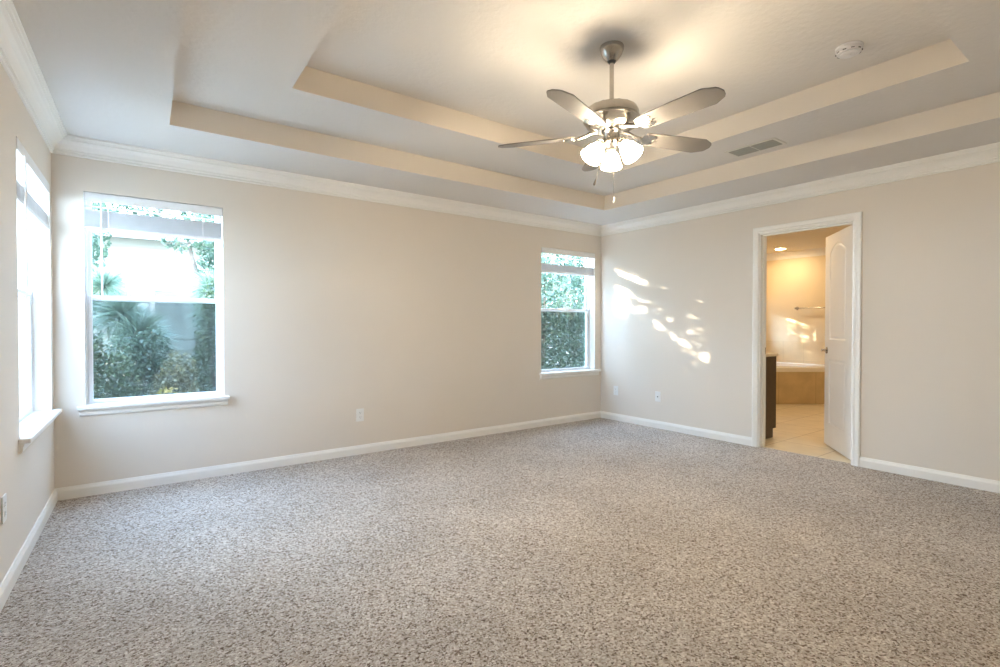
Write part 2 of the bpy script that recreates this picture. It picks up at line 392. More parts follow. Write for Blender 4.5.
crown('trim_2', (W,FY), (W,0), 1, 1, 'white crown moulding along the right wall')
crown('trim_3', (0,0), (LX(FY),FY), 1, 1, 'white crown moulding along the left wall')
crown('trim_4', (LX(FY),FY), (W,FY), 1, 1, 'white crown moulding along the front wall')
crown('trim_5', (BX,BY0), (BX,0), 1, 1, 'cream crown moulding on the bathroom far wall')
crown('trim_6', (BX,0), (W+IW,0), 1, 1, 'cream crown moulding on the bathroom window wall')
BB = [(0,0),(.015,0),(.015,.055),(.0135,.062),(.009,.072),(.006,.082),(0,.083)]
BB = [(o, z-.001 if z == 0 else z) for o, z in BB]
CW = .056
crown('baseboard_back', (W,0), (0,0), 1, 1, 'white baseboard along the back wall', BB)
crown('baseboard_right', (W,dr[1]+CW-.006), (W,0), 0, 1, 'white baseboard between doorway and corner', BB)
crown('baseboard_right_near', (W,FY), (W,dr[0]-CW+.006), 1, 0, 'white baseboard right of the doorway', BB)
crown('baseboard_left', (0,0), (LX(FY),FY), 1, 1, 'white baseboard along the left wall', BB)
crown('baseboard_front', (LX(FY),FY), (W,FY), 1, 1, 'white baseboard along the front wall', BB)

# ------------------------------------------------------------ door casing, jamb
y0, y1 = dr
def casing(x, sgn, name, label):
    bm = bmesh.new()
    prof = [(0,0),(.0,.011),(.008,.015),(.020,.013),(.030,.016),(.042,.018),(.050,.018),(CW,.014),(CW,0)]  # (outward, depth)
    a, b, t = y0+.006-CW+CW, y1-.006, DZ-.006
    a = y0+.006
    path = [(a, -1), (a, 0), (b, 0), (b, -1)]
    rings = []
    for (yy, zz, dy, dz) in ((a, .0, -1, 0), (a, t, -1, 1), (b, t, 1, 1), (b, .0, 1, 0)):
        rings.append([bm.verts.new((x + sgn*d, yy + dy*o, zz + dz*o)) for o, d in prof])
    for p, q in zip(rings, rings[1:]):
        for k in range(len(prof)): l = (k+1) % len(prof); bm.faces.new((p[k], q[k], q[l], p[l]))
    bm.faces.new(rings[0]); bm.faces.new(rings[-1][::-1])
    struct(obj(name, bm, M['white']), label, 'trim')
casing(W, -1, 'trim_7', 'white door casing on the bedroom side')
casing(W+IW, 1, 'trim_8', 'white door casing on the bathroom side')
bm = bmesh.new(); J = .018
box(bm, W+.001, W+IW-.001, y0, y0+J, 0, DZ-J); box(bm, W+.001, W+IW-.001, y1-J, y1, 0, DZ-J); box(bm, W+.001, W+IW-.001, y0, y1, DZ-J, DZ)
st = .011
box(bm, W+.045, W+.080, y0+J, y0+J+st, 0, DZ-J-st); box(bm, W+.045, W+.080, y1-J-st, y1-J, 0, DZ-J-st); box(bm, W+.045, W+.080, y0+J, y1-J, DZ-J-st, DZ-J)
jb = struct(obj('trim_9', bm, M['white']), 'white door jamb with stop', 'trim')
bm = bmesh.new(); box(bm, W+.085, W+.112, y1-J-.0025, y1-J+.0002, .90, .965)
tag(obj('strike_plate', bm, M['nickel'], jb), 'nickel strike plate')

# ------------------------------------------------------------ door slab (two raised panels, arched top)
HX, HY = W+IW+.004, y0+J+.004
ang = math.atan2(.432, .563)     # opened into the bathroom
dw, dh, dt = .712, 2.04, .035
door = empty('door_1', (HX, HY, .012), ang)
struct(door, 'white two panel arched door standing open into the bathroom', 'door')
def arch_outline(x0_, x1_, z0_, z1_, rise, n=18):
    pts = [(x0_, z0_), (x1_, z0_)]
    if rise:
        for i in range(n+1):
            t = i/n; x = x1_ + (x0_-x1_)*t
            # S-shouldered arch
            s_ = math.sin(PI*t); pts.append((x, z1_ - rise + rise*(s_**.8)))
    else: pts += [(x1_, z1_), (x0_, z1_)]
    return pts
def offset_poly(pts, d):
    n = len(pts); out = []
    for i in range(n):
        a, b, c = Vector(pts[i-1]), Vector(pts[i]), Vector(pts[(i+1)%n])
        d1, d2 = (b-a).normalized(), (c-b).normalized(); n1, n2 = Vector((-d1.y, d1.x)), Vector((-d2.y, d2.x))
        s_ = n1+n2; m_ = s_/max(.4, s_.dot(n1)); out.append((b.x+m_.x*d, b.y+m_.y*d))
    return out
bm = bmesh.new()
panels = [arch_outline(.165, dw-.125, 1.035, 1.945, .085), arch_outline(.165, dw-.125, .215, .845, 0)]
for side in (0, 1):
    yy = 0 if side == 0 else dt; sg = 1 if side == 0 else -1
    vo = [bm.verts.new((x, yy, z)) for x, z in ((0,0),(dw,0),(dw,dh),(0,dh))]
    eo = [bm.edges.new((vo[i], vo[(i+1)%4])) for i in range(4)]; hole = []
    for pp in panels:
        steps = [(0, 0), (.006, .006), (.016, .008), (.030, .0025), (.036, .0018)]
        prev = None
        for off, dep in steps:
            rg = [bm.verts.new((x, yy+sg*dep, z)) for x, z in offset_poly(pp, off)]
            if prev is None: hole += [bm.edges.new((rg[i], rg[(i+1)%len(rg)])) for i in range(len(rg))]
            else:
                for i in range(len(rg)): j = (i+1) % len(rg); bm.faces.new((prev[i], prev[j], rg[j], rg[i]))
            prev = rg
        bm.faces.new(prev)
    bmesh.ops.triangle_fill(bm, use_beauty=True, use_dissolve=False, edges=eo+hole)
    if side == 0: fo = vo
    else:
        for i in range(4): bm.faces.new((fo[i], fo[(i+1)%4], vo[(i+1)%4], vo[i]))
slab = obj('door_slab', bm, M['white'], door)
for s_, nm in ((1, 0), (-1, 1)):
    bm = bmesh.new(); yb = 0 if s_ == 1 else dt; hx = dw-.065; hz = .925
    R = Matrix.Translation((hx, yb, hz)) @ Matrix.Rotation(PI/2*s_, 4, 'X')
    lathe(bm, [(0,0),(.031,0),(.033,.004),(.028,.010),(.014,.013),(.011,.016),(.011,.040),(.014,.046),(0,.048)], 24, R)
    tube(bm, [(hx, yb-s_*.042, hz), (hx-.03, yb-s_*.047, hz), (hx-.07, yb-s_*.050, hz+.002), (hx-.115, yb-s_*.046, hz-.004)], [.010, .0095, .008, .006], 10)
    h_ = obj('door_handle', bm, M['nickel'], door, True); tag(h_, 'brushed nickel lever handle')
bm = bmesh.new(); box(bm, dw-.0005, dw+.0015, .006, dt-.006, .87, .98); tag(obj('latch_plate', bm, M['nickel'], door), 'nickel latch plate')
for hz in (.30, 1.06, 1.80):
    bm = bmesh.new(); tube(bm, [(-.004, -.006, hz-.045), (-.004, -.006, hz+.045)], .006, 10)
    box(bm, 0, .030, -.0015, .0003, hz-.044, hz+.044); box(bm, -.0035, .0002, -.004, .03, hz-.044, hz+.044)
    tag(obj('hinge', bm, M['nickel'], door, True), 'nickel hinge')

# ------------------------------------------------------------ windows
def make_window(name, wd, base, rz, label, stool_over=(.05, .05), side_reveal=0):
    """built in local coordinates: x across opening from 0 to wd, y outwards from inner wall face, z up"""
    root = empty(name, base, rz); struct(root, label, 'window')
    z0, z1 = WZ0, WZ1; D0, D1 = .085, .149
    fw = .014
    bm = bmesh.new()
    box(bm, 0, fw, D0, D1, z0, z1, bev=.002); box(bm, wd-fw, wd, D0, D1, z0, z1, bev=.002)
    box(bm, fw-.001, wd-fw+.001, D0, D1, z1-fw, z1, bev=.002); box(bm, fw-.001, wd-fw+.001, D0, D1, z0, z0+fw, bev=.002)
    # parting strips between the tracks
    box(bm, fw, fw+.006, .115, .119, z0+fw, z1-fw); box(bm, wd-fw-.006, wd-fw, .115, .119, z0+fw, z1-fw)
    obj('window_frame', bm, M['vinyl'], root)
    zm = 1.372; rw = .024
    def sash(nm, a, b, za, zb, ya, yb, lab, scr=False):
        bm = bmesh.new()
        box(bm, a, a+rw, ya, yb, za, zb, bev=.003); box(bm, b-rw, b, ya, yb, za, zb, bev=.003)
        box(bm, a+rw-.001, b-rw+.001, ya, yb, za, za+rw, bev=.003); box(bm, a+rw-.001, b-rw+.001, ya, yb, zb-rw, zb, bev=.003)
        s = obj('window_sash', bm, M['vinyl'], root)
        bm = bmesh.new(); ym = (ya+yb)/2
        box(bm, a+rw-.004, b-rw+.004, ym-.002, ym+.002, za+rw-.004, zb-rw+.004)
        obj('glass_pane', bm, M['glass'], s)
        return s
    sash('upper', fw+.002, wd-fw-.002, zm-.018, z1-fw-.001, .119, .143, '')
    lo = sash('lower', fw+.002, wd-fw-.002, z0+fw+.001, zm+.018, .090, .114, '')
    bm = bmesh.new()   # sash lock on the meeting rail
    box(bm, wd/2-.025, wd/2+.025, .093, .112, zm+.018, zm+.024, bev=.002); box(bm, wd/2-.008, wd/2+.022, .097, .108, zm+.024, zm+.031, bev=.002)
    obj('sash_lock', bm, M['vinyl'], lo)
    bm = bmesh.new(); box(bm, fw+.02, wd-fw-.02, .1465, .1475, z0+fw+.004, zm)
    obj('insect_screen', bm, M['screen'], root)
    # stool and apron
    a, b = stool_over; bm = bmesh.new()
    box(bm, -a, wd+b, -.048, 0, z0-.014, z0+.010, bev=.005); box(bm, .0005, wd-.0005, -.004, .088, z0-.014, z0+.010)
    obj('window_stool', bm, M['white'], root)
    bm = bmesh.new(); a2 = a-.012; b2 = b-.012
    pr = [(0,z0-.014),(-.022,z0-.014),(-.022,z0-.024),(-.016,z0-.034),(-.016,z0-.052),(-.010,z0-.062),(0,z0-.064)]
    R1 = [bm.verts.new((-a2, y, z)) for y, z in pr]; R2 = [bm.verts.new((wd+b2, y, z)) for y, z in pr]
    for k in range(len(pr)): l = (k+1) % len(pr); bm.faces.new((R1[k], R2[k], R2[l], R1[l]))
    bm.faces.new(R1); bm.faces.new(R2[::-1])
    obj('window_apron', bm, M['white'], root)
    return root
make_window('window_1', w1[1]-w1[0], (w1[0],0,0), 0, 'white double hung window beside the left corner, back wall', (.045,.035))
make_window('window_2', w2[1]-w2[0], (w2[0],0,0), 0, 'white double hung window beside the right corner, back wall', (.03,.075))
lang = PI/2 - math.atan(S)
make_window('window_3', lw[1]-lw[0], (LX(lw[0]),lw[0],0), PI/2 - math.atan(S), 'white double hung window in the left wall', (.05,.05))

# bathroom window (lets the sun onto the bathroom wall)
root = empty('window_4', (bw[0],0,0)); struct(root, 'white bathroom window above the corner tub, hidden behind the wall', 'window')
bm = bmesh.new(); a, b, c, d = 0, bw[1]-bw[0], BWZ[0], BWZ[1]
for q in ((a,a+.03,c,d),(b-.03,b,c,d),(a+.03,b-.03,c,c+.03),(a+.03,b-.03,d-.03,d)): box(bm, q[0], q[1], .05, .14, q[2], q[3])
obj('window_frame', bm, M['vinyl'], root)
bm = bmesh.new(); box(bm, .03, b-.03, .095, .099, c+.03, d-.03); obj('glass_pane', bm, M['glass'], root)

# ------------------------------------------------------------ blinds, raised
def make_blind(wd, z_stack_top, z_stack_bot, base, rz, label, wand_x, wand_len, tilt=0.0):
    root = empty('window_blind', base, rz); tag(root, label, 'blind', None)
    a, b = .004, wd-.004; zt = WZ1-.004
    bm = bmesh.new(); box(bm, a+.006, b-.006, .010, .058, zt-.046, zt, bev=.002); obj('head_rail', bm, M['blind'], root)
    bm = bmesh.new(); box(bm, a, b, -.004, .006, zt-.062, zt-.001, bev=.003); box(bm, a, a+.008, .0065, .03, zt-.06, zt-.002); box(bm, b-.008, b, .0065, .03, zt-.06, zt-.002)
    obj('valance', bm, M['blind'], root)
    bm = bmesh.new(); nS = max(9, int((z_stack_top-z_stack_bot-.022)/.0068)); zz = z_stack_bot+.022
    for i in range(nS):
        z = zz + (z_stack_top-zz)*(i+.5)/nS; r = random.uniform(-.002, .002)
        box(bm, a+.003+r, b-.003+r, .008+random.uniform(-.001,.001), .056, z-.0015, z+.0015)
    obj('slat_stack', bm, M['blind'], root)
    bm = bmesh.new(); box(bm, a+.002, b-.002, .006, .058, z_stack_bot, z_stack_bot+.019, bev=.003); obj('bottom_rail', bm, M['blind'], root)
    for fx in (.14, .5, .86) if wd > .95 else (.16, .84):
        bm = bmesh.new()
        for yy in (.0075, .0565): tube(bm, [(wd*fx, yy, zt-.046), (wd*fx, yy, z_stack_bot+.01)], .0011, 5)
        box(bm, wd*fx-.003, wd*fx+.003, .0072, .0076, z_stack_bot+.02, z_stack_top)
        obj('ladder_cord', bm, M['blind'], root)
    # one loose slat hanging under the head rail
    bm = bmesh.new(); box(bm, a+.003, b-.003, .008, .056, zt-.092, zt-.0885, mtx=Matrix.Rotation(tilt, 4, 'Y')); obj('slat', bm, M['blind'], root)
    bm = bmesh.new(); tube(bm, [(wand_x, -.010, zt-.055), (wand_x+.001, -.012, zt-.07), (wand_x+.003, -.012, zt-wand_len)], .0055, 8)
    tube(bm, [(wand_x, .0, zt-.05), (wand_x, -.010, zt-.055)], .002, 6)
    obj('tilt_wand', bm, M['blind'], root)
    return root
make_blind(w1[1]-w1[0], 1.982, 1.845, (w1[0],0,0), 0, 'white slatted blind raised high in the wide back window by the left corner', .095, .73)
make_blind(w2[1]-w2[0], 1.915, 1.812, (w2[0],0,0), 0, 'white slatted blind raised in the back window by the right corner', .10, .08)
make_blind(lw[1]-lw[0], 1.90, 1.80, (LX(lw[0]),lw[0],0), lang, 'white slatted blind raised in the left wall window', .14, .74)

# ------------------------------------------------------------ outlets
def make_outlet(base, rz, label, kind='duplex', group=None):
    nm = 'wall_outlet' if kind == 'duplex' else 'cable_jack'
    root = empty(nm, base, rz); tag(root, label, 'outlet')
    bm = bmesh.new(); box(bm, -.036, .036, -.006, -.0003, -.058, .058, bev=.0028); obj('cover_plate', bm, M['plastic'], root)
    if kind == 'duplex':
        for z in (.0205, -.0205):
            bm = bmesh.new(); pts = []
            for k in range(24):
                a = 2*PI*k/24; x, zz = .0175*math.cos(a), .0175*math.sin(a); pts.append((x, max(-.0125, min(.0125, zz))))
            A = [bm.verts.new((x, -.0055, z+q)) for x, q in pts]; B = [bm.verts.new((x*.97, -.0078, z+q*.97)) for x, q in pts]
            for k in range(24): bm.faces.new((A[k], A[(k+1)%24], B[(k+1)%24], B[k]))
            bm.faces.new(B)
            rc = obj('receptacle', bm, M['plastic'], root)
            bm = bmesh.new(); box(bm, -.0076, -.0056, -.0081, -.0076, z-.001, z+.008); box(bm, .0056, .0076, -.0081, -.0076, z-.001, z+.007)
            lathe(bm, [(0,0),(.0024,0),(.0024,.0005),(0,.0005)], 10, Matrix.Translation((0,-.0076,z-.007)) @ Matrix.Rotation(PI/2,4,'X'))
            tag(obj('slots', bm, M['dark'], rc), 'dark contact slots')
        bm = bmesh.new(); lathe(bm, [(.0035,0),(.003,.0012),(0,.0015)], 12, Matrix.Translation((0,-.006,0)) @ Matrix.Rotation(PI/2,4,'X')); obj('screw', bm, M['plastic'], root)
    else:
        bm = bmesh.new(); box(bm, -.010, .010, -.0078, -.0058, -.010, .008, bev=.001); rc = obj('jack', bm, M['plastic'], root)
        bm = bmesh.new(); box(bm, -.0075, .0075, -.0084, -.0077, -.007, .004); tag(obj('port', bm, M['dark'], rc), 'dark socket opening')
        for z in (.042, -.042):
            bm = bmesh.new(); lathe(bm, [(.0035,0),(.003,.0012),(0,.0015)], 12, Matrix.Translation((0,-.006,z)) @ Matrix.Rotation(PI/2,4,'X')); obj('screw', bm, M['plastic'], root)
make_outlet((2.121, 0, .36), 0, 'white duplex outlet low on the back wall between the two windows')
make_outlet((W, -.253, .372), -PI/2, 'white duplex outlet low on the right wall, nearest the room corner')
make_outlet((W, -.876, .365), -PI/2, 'white wall jack with a dark socket, between corner outlet and doorway', 'jack')
make_outlet((LX(-1.49)+.0008, -1.492, .385), lang, 'white duplex outlet on the left wall at the photo edge')

# ------------------------------------------------------------ ceiling fan
FX, FYc = 2.610, -2.562
fan = empty('ceiling_fan', (FX, FYc, H2)); tag(fan, 'brushed nickel ceiling fan with five silver blades and three lit shades', 'ceiling fan')
def Z(z): return z - H2
bm = bmesh.new(); lathe(bm, [(0,0),(.066,0),(.068,-.006),(.066,-.022),(.055,-.050),(.040,-.070),(.030,-.080),(.026,-.084),(.020,-.080),(.0,-.078)], 40); obj('canopy', bm, M['nickel'], fan, True)
bm = bmesh.new(); lathe(bm, [(0,-.076),(.018,-.078),(.021,-.086),(.018,-.094),(0,-.096)], 24); tag(obj('hanger_ball', bm, M['dark'], fan, True), 'black hanger ball')
bm = bmesh.new(); tube(bm, [(0,0,-.09), (0,0,Z(2.42))], .0125, 20)
lathe(bm, [(.0125,Z(2.455)),(.022,Z(2.452)),(.026,Z(2.435)),(.034,Z(2.420)),(.0,Z(2.418))], 24); obj('downrod', bm, M['nickel'], fan, True)
bm = bmesh.new()
lathe(bm, [(0,Z(2.420)),(.060,Z(2.419)),(.110,Z(2.412)),(.140,Z(2.398)),(.150,Z(2.378)),(.151,Z(2.350)),(.158,Z(2.343)),(.158,Z(2.334)),(.150,Z(2.328)),(.140,Z(2.305)),(.105,Z(2.284)),(.075,Z(2.276)),(0,Z(2.274))], 56)
mh = obj('motor_housing', bm, M['nickel'], fan, True)
for k in range(18):
    bm = bmesh.new(); box(bm, -.0105, .0105, -.0022, .0022, -.0008, .0008)
    vsl = obj('cooling_slot', bm, M['dark'], mh, loc=(.1275*math.cos(2*PI*k/18), .1275*math.sin(2*PI*k/18), Z(2.4045)))
    vsl.rotation_euler = (0, math.radians(25), 2*PI*k/18)
# blades
def blade_meshes():
    bm = bmesh.new()
    x0_, x1_ = .205, .665
    out = [(x0_, -.050), (x0_+.02, -.057), (.40, -.066), (.590, -.071), (.600, -.070), (.656, -.042), (.665, -.030), (.674, 0), (.665, .030), (.656, .042), (.600, .070), (.590, .071), (.40, .066), (x0_+.02, .057), (x0_, .050)]
    for z in (-.003, .003): pass
    A = [bm.verts.new((x, y, -.003)) for x, y in out]; B = [bm.verts.new((x, y, .003)) for x, y in out]
    n = len(out)
    for k in range(n): bm.faces.new((A[k], A[(k+1)%n], B[(k+1)%n], B[k]))
    bm.faces.new(A[::-1]); bm.faces.new(B)
    bi = bmesh.new()
    # Y-shaped polished iron
    def plate(pts, z0_, z1_):
        A = [bi.verts.new((x, y, z0_ + (z if True else 0))) for x, y, z in pts]; B = [bi.verts.new((x, y, z1_ + z)) for x, y, z in pts]; n = len(pts)
        for k in range(n): bi.faces.new((A[k], A[(k+1)%n], B[(k+1)%n], B[k]))
        bi.faces.new(A[::-1]); bi.faces.new(B)
    plate([(.198,-.048,0),(.225,-.052,0),(.275,-.040,0),(.285,-.022,0),(.255,-.012,0),(.30,0,0),(.255,.012,0),(.285,.022,0),(.275,.040,0),(.225,.052,0),(.198,.048,0),(.185,.018,0),(.185,-.018,0)], -.0065, -.0032)
    tube(bi, [(.080,0,.022),(.115,0,.018),(.150,0,.004),(.192,0,-.005)], [.014,.012,.011,.012], 10)
    for sx, sy in ((.222,-.034),(.222,.034),(.275,0)):
        lathe(bi, [(.006,-.0065),(.005,-.009),(0,-.0095)], 10, Matrix.Translation((sx,sy,0)))
    return bm, bi
bb, bi = blade_meshes()
b0 = obj('blade', bb, M['blade'], fan); i0 = obj('blade_iron', bi, M['nickel'], b0, True); tag(i0, 'polished nickel blade bracket')
BLA = [54, 126, 198, 270, 342]
for k, a in enumerate(BLA):
    if k == 0: b_, i_ = b0, i0
    else:
        b_ = b0.copy(); C.objects.link(b_); b_.parent = fan; i_ = i0.copy(); C.objects.link(i_); i_.parent = b_
    b_.location = (0, 0, Z(2.258)); b_.rotation_euler = (math.radians(-12), 0, math.radians(a)) 
# light kit
bm = bmesh.new()
lathe(bm, [(0,Z(2.276)),(.052,Z(2.275)),(.056,Z(2.268)),(.050,Z(2.258)),(.046,Z(2.252)),(.046,Z(2.212)),(.052,Z(2.206)),(.054,Z(2.198)),(.044,Z(2.190)),(.030,Z(2.176)),(.014,Z(2.168)),(.010,Z(2.158)),(0,Z(2.155))], 36)
tube(bm, [(-.035,-.020,Z(2.232)), (-.080,-.048,Z(2.230)), (-.096,-.058,Z(2.222)), (-.098,-.060,Z(2.185))], .0032, 8)
sh = obj('switch_housing', bm, M['nickel'], fan, True)
def shade_parts(az):
    d = Vector((math.cos(az), math.sin(az), 0)); ax = (d*math.sin(math.radians(38)) + Vector((0,0,-1))*math.cos(math.radians(38))).normalized()
    neck = Vector((0,0,Z(2.200))) + d*.066
    rot = (-ax).to_track_quat('Z', 'Y').to_matrix().to_4x4()
    Mx = Matrix.Translation(neck) @ rot
    bm = bmesh.new(); tube(bm, [Vector((0,0,Z(2.222)))+d*.040, Vector((0,0,Z(2.220)))+d*.056, neck-ax*.012], .009, 10)
    lathe(bm, [(0,.020),(.018,.018),(.026,.010),(.030,-.004),(.030,-.018),(.0,-.018)], 24, Mx)
    obj('lamp_arm', bm, M['nickel'], fan, True)
    bm = bmesh.new()
    o = [(.024,-.012),(.027,-.022),(.036,-.038),(.046,-.056),(.051,-.076),(.054,-.094),(.059,-.106),(.061,-.110)]
    i = [(r-.003, z+.001) for r, z in reversed(o)]
    lathe(bm, o + i, 32, Mx)
    s_ = obj('lamp_shade', bm, M['shade'], fan, True); tag(s_, 'lit frosted glass bell shade')
    bm = bmesh.new(); lathe(bm, [(0,-.018),(.012,-.022),(.014,-.040),(.022,-.052),(.026,-.066),(.022,-.080),(.012,-.088),(0,-.090)], 20, Mx)
    obj('bulb', bm, M['bulb'], s_, True)
for a in (41.6, 161.6, 281.6): shade_parts(math.radians(a))
def chain(p0_, p1_, fob):
    bm = bmesh.new(); A, B = Vector(p0_), Vector(p1_); L = (B-A).length; n = int(L/.006)
    tube(bm, [A, B], .0011, 5)
    for k in range(n): 
        p = A.lerp(B, k/n); lathe(bm, [(0,-.0021),(.0018,-.0011),(.0018,.0011),(0,.0021)], 6, Matrix.Translation(p))
    c_ = obj('pull_chain', bm, M['nickel'], fan, True)
    bm = bmesh.new(); d = (A-B).normalized(); lathe(bm, [(0,.004),(.003,.002),(.0045,-.006),(.0065,-.022),(.0055,-.030),(0,-.032)], 14, Matrix.Translation(B) @ d.to_track_quat('Z','Y').to_matrix().to_4x4())
    obj('fob', bm, M['nickel'] if fob else M['white'], c_, True)
chain((-.098,-.060,Z(2.185)), (-.168,-.036,Z(1.965)), 1)
chain((.012,-.004,Z(2.160)), (.014,-.006,Z(1.905)), 0)

# ------------------------------------------------------------ smoke detector
sd = empty('smoke_detector', (3.691, -3.357, H2)); tag(sd, 'round white smoke detector on the upper ceiling right of the fan', 'smoke detector')
bm = bmesh.new(); lathe(bm, [(0,0),(.066,0),(.068,-.004),(.066,-.012),(0,-.012)], 48); obj('mounting_base', bm, M['smoke'], sd, True)
bm = bmesh.new(); lathe(bm, [(0,-.012),(.063,-.012),(.064,-.018),(.0635,-.028),(.057,-.036),(.050,-.036),(.0,-.036)], 48); obj('cover', bm, M['smoke'], sd, True)
bm = bmesh.new()
for k in range(10):
    a = 2*PI*k/10; box(bm, .046, .0648, -.0085, .0085, -.0325, -.0300, mtx=Matrix.Rotation(a,4,'Z'))
for k in range(12):
    a = 2*PI*k/12
tag(obj('sensing_vents', bm, M['dark'], sd), 'dark vent slots')
bm = bmesh.new(); lathe(bm, [(0,-.036),(.043,-.036),(.045,-.040),(.038,-.046),(.012,-.048),(0,-.048)], 40); obj('front_grille', bm, M['smoke'], sd, True)
bm = bmesh.new(); lathe(bm, [(0,-.047),(.011,-.047),(.011,-.051),(0,-.0515)], 20); obj('test_button', bm, M['smoke'], sd, True)

# ------------------------------------------------------------ ceiling vent
vt = empty('ceiling_vent', (4.435, -2.44, H1), 0); tag(vt, 'rectangular metal air vent with angled louvers on the ceiling step', 'air vent')
vl, vw = .200, .100
bm = bmesh.new()
for q in ((-vw, -vw+.022, -vl, vl), (vw-.022, vw, -vl, vl), (-vw+.022, vw-.022, -vl, -vl+.022), (-vw+.022, vw-.022, vl-.022, vl)): box(bm, q[0], q[1], q[2], q[3], -.007, -.0004, bev=.0015)
obj('frame', bm, M['ventframe'], vt)
bm = bmesh.new(); box(bm, -vw+.02, vw-.02, -.005, .005, -.006, -.0006); obj('divider', bm, M['ventframe'], vt)
bm = bmesh.new(); box(bm, -vw+.02, vw-.02, -vl+.02, vl-.02, -.0012, -.0004); tag(obj('duct_opening', bm, M['dark'], vt), 'dark duct behind the louvers')
for s_ in (-1, 1):
    for k in range(8):
        x = -vw+.030 + k*(2*vw-.06)/7; bm = bmesh.new()
        box(bm, -.0085, .0085, (vl-.026)/-2, (vl-.026)/2, -.0006, .0006, mtx=Matrix.Translation((x, s_*(vl-.018)/2, -.0065)) @ Matrix.Rotation(.30, 4, 'Y'))
        obj('louver', bm, M['vent'], vt)

# ------------------------------------------------------------ bathroom fixtures
va = empty('vanity_cabinet', (W+IW+.002, -1.9, 0)); tag(va, 'dark espresso vanity cabinet at the left side of the bathroom doorway', 'cabinet')
bm = bmesh.new(); Dp = .51
vs2 = [(0,.0),(Dp-.065,.0),(Dp-.065,.095),(Dp,.095),(Dp,.855),(0,.855)]
A = [bm.verts.new((x, 0, z)) for x, z in vs2]; B = [bm.verts.new((x, 1.55, z)) for x, z in vs2]
for k in range(6): bm.faces.new((A[k], A[(k+1)%6], B[(k+1)%6], B[k]))
bm.faces.new(A[::-1]); bm.faces.new(B); obj('cabinet_body', bm, M['espresso'], va)
for k in range(3):
    y = .02 + k*.515; bm = bmesh.new(); box(bm, Dp+.0005, Dp+.019, y, y+.49, .115, .66, bev=.002)
    dd = obj('cabinet_door', bm, M['espresso'], va)
    bm = bmesh.new(); box(bm, Dp+.0195, Dp+.024, y+.06, y+.43, .175, .60, bev=.002); obj('door_panel', bm, M['espresso'], dd)
    bm = bmesh.new(); lathe(bm, [(0,0),(.006,0),(.005,.012),(.013,.020),(.010,.026),(0,.028)], 14, Matrix.Translation((Dp+.019,y+(.45 if k%2==0 else .04),.60)) @ Matrix.Rotation(PI/2,4,'Y')); obj('knob', bm, M['nickel'], dd, True)
    bm = bmesh.new(); box(bm, Dp+.0005, Dp+.019, y, y+.49, .68, .84, bev=.002); obj('drawer', bm, M['espresso'], va)
bm = bmesh.new(); box(bm, 0, Dp+.025, -.012, 1.57, 0, .032, bev=.006); box(bm, 0, .018, -.012, 1.57, .032, .13, bev=.003)
tag(obj('vanity_countertop', bm, M['counter'], None, loc=(W+IW+.002, -1.9, .856)), 'cream stone countertop lying on the dark vanity', 'countertop')

tb = empty('corner_bathtub', (BX, 0, 0)); tag(tb, 'white corner bathtub in a tan tiled deck behind the doorway', 'bathtub')
u = Vector((.804,-.594)); nrm = Vector((-.594,-.804))
Pw = Vector((8.342-BX, -.808)) ; 
t0 = (-.02-Pw.y)/u.y; pL = Pw + u*t0; t1 = (-.02-Pw.x)/u.x; pR = Pw + u*t1
def tri(bm, d, z0_, z1_):
    q = [(pL.x-nrm.x*d*0 - d*1.6, -.016), (pR.x, pR.y+d*1.2), (-.016, -.016)]
    pp = [Vector((pL.x,pL.y))-nrm*d, Vector((pR.x,pR.y))-nrm*d]
    # clip against the two walls
    a0 = pp[0]; a1 = pp[1]; uu = (a1-a0).normalized()
    L_ = a0 + uu*((-.016-a0.y)/uu.y); R_ = a0 + uu*((-.016-a0.x)/uu.x)
    pts = [L_, R_, Vector((-.016,-.016))]
    A = [bm.verts.new((p.x,p.y,z0_)) for p in pts]; B = [bm.verts.new((p.x,p.y,z1_)) for p in pts]
    for k in range(3): bm.faces.new((A[k], A[(k+1)%3], B[(k+1)%3], B[k]))
    bm.faces.new(A[::-1]); bm.faces.new(B)
bm = bmesh.new(); tri(bm, 0, 0, .485); obj('tiled_apron', bm, M['aprontile'], tb)
# tub shell: raised rim and an oval basin
bm = bmesh.new(); Lr = pL; Rr = pR
def tri_pts(d):
    a0 = Vector((pL.x,pL.y))-nrm*d; uu = u
    w_ = -.016 - max(0,d-0.0)*.8
    L_ = a0 + uu*((w_-a0.y)/uu.y); R_ = a0 + uu*((w_-a0.x)/uu.x)
    return [L_, R_, Vector((w_, w_))]
def rounded(pts, r, n=8):
    out = []
    for i in range(3):
        a, b, c = pts[i-1], pts[i], pts[(i+1)%3]; d1 = (a-b).normalized(); d2 = (c-b).normalized()
        for k in range(n+1):
            t = k/n; p = (b+d1*r)*(1-t)**2 + b*2*t*(1-t) + (b+d2*r)*t*t; out.append(p)
    return out
levels = [(0.0,.486,.02),(-.0,.545,.02),(.012,.560,.03),(.10,.562,.10),(.13,.545,.16),(.18,.30,.22),(.26,.16,.24)]
prev = None
for d, z, r in levels:
    rg = [bm.verts.new((p.x,p.y,z)) for p in rounded(tri_pts(d), r)]
    if prev:
        for i in range(len(rg)): j = (i+1)%len(rg); bm.faces.new((prev[i], prev[j], rg[j], rg[i]))
    prev = rg
bm.faces.new(prev); obj('tub_basin', bm, M['tub'], tb, True)

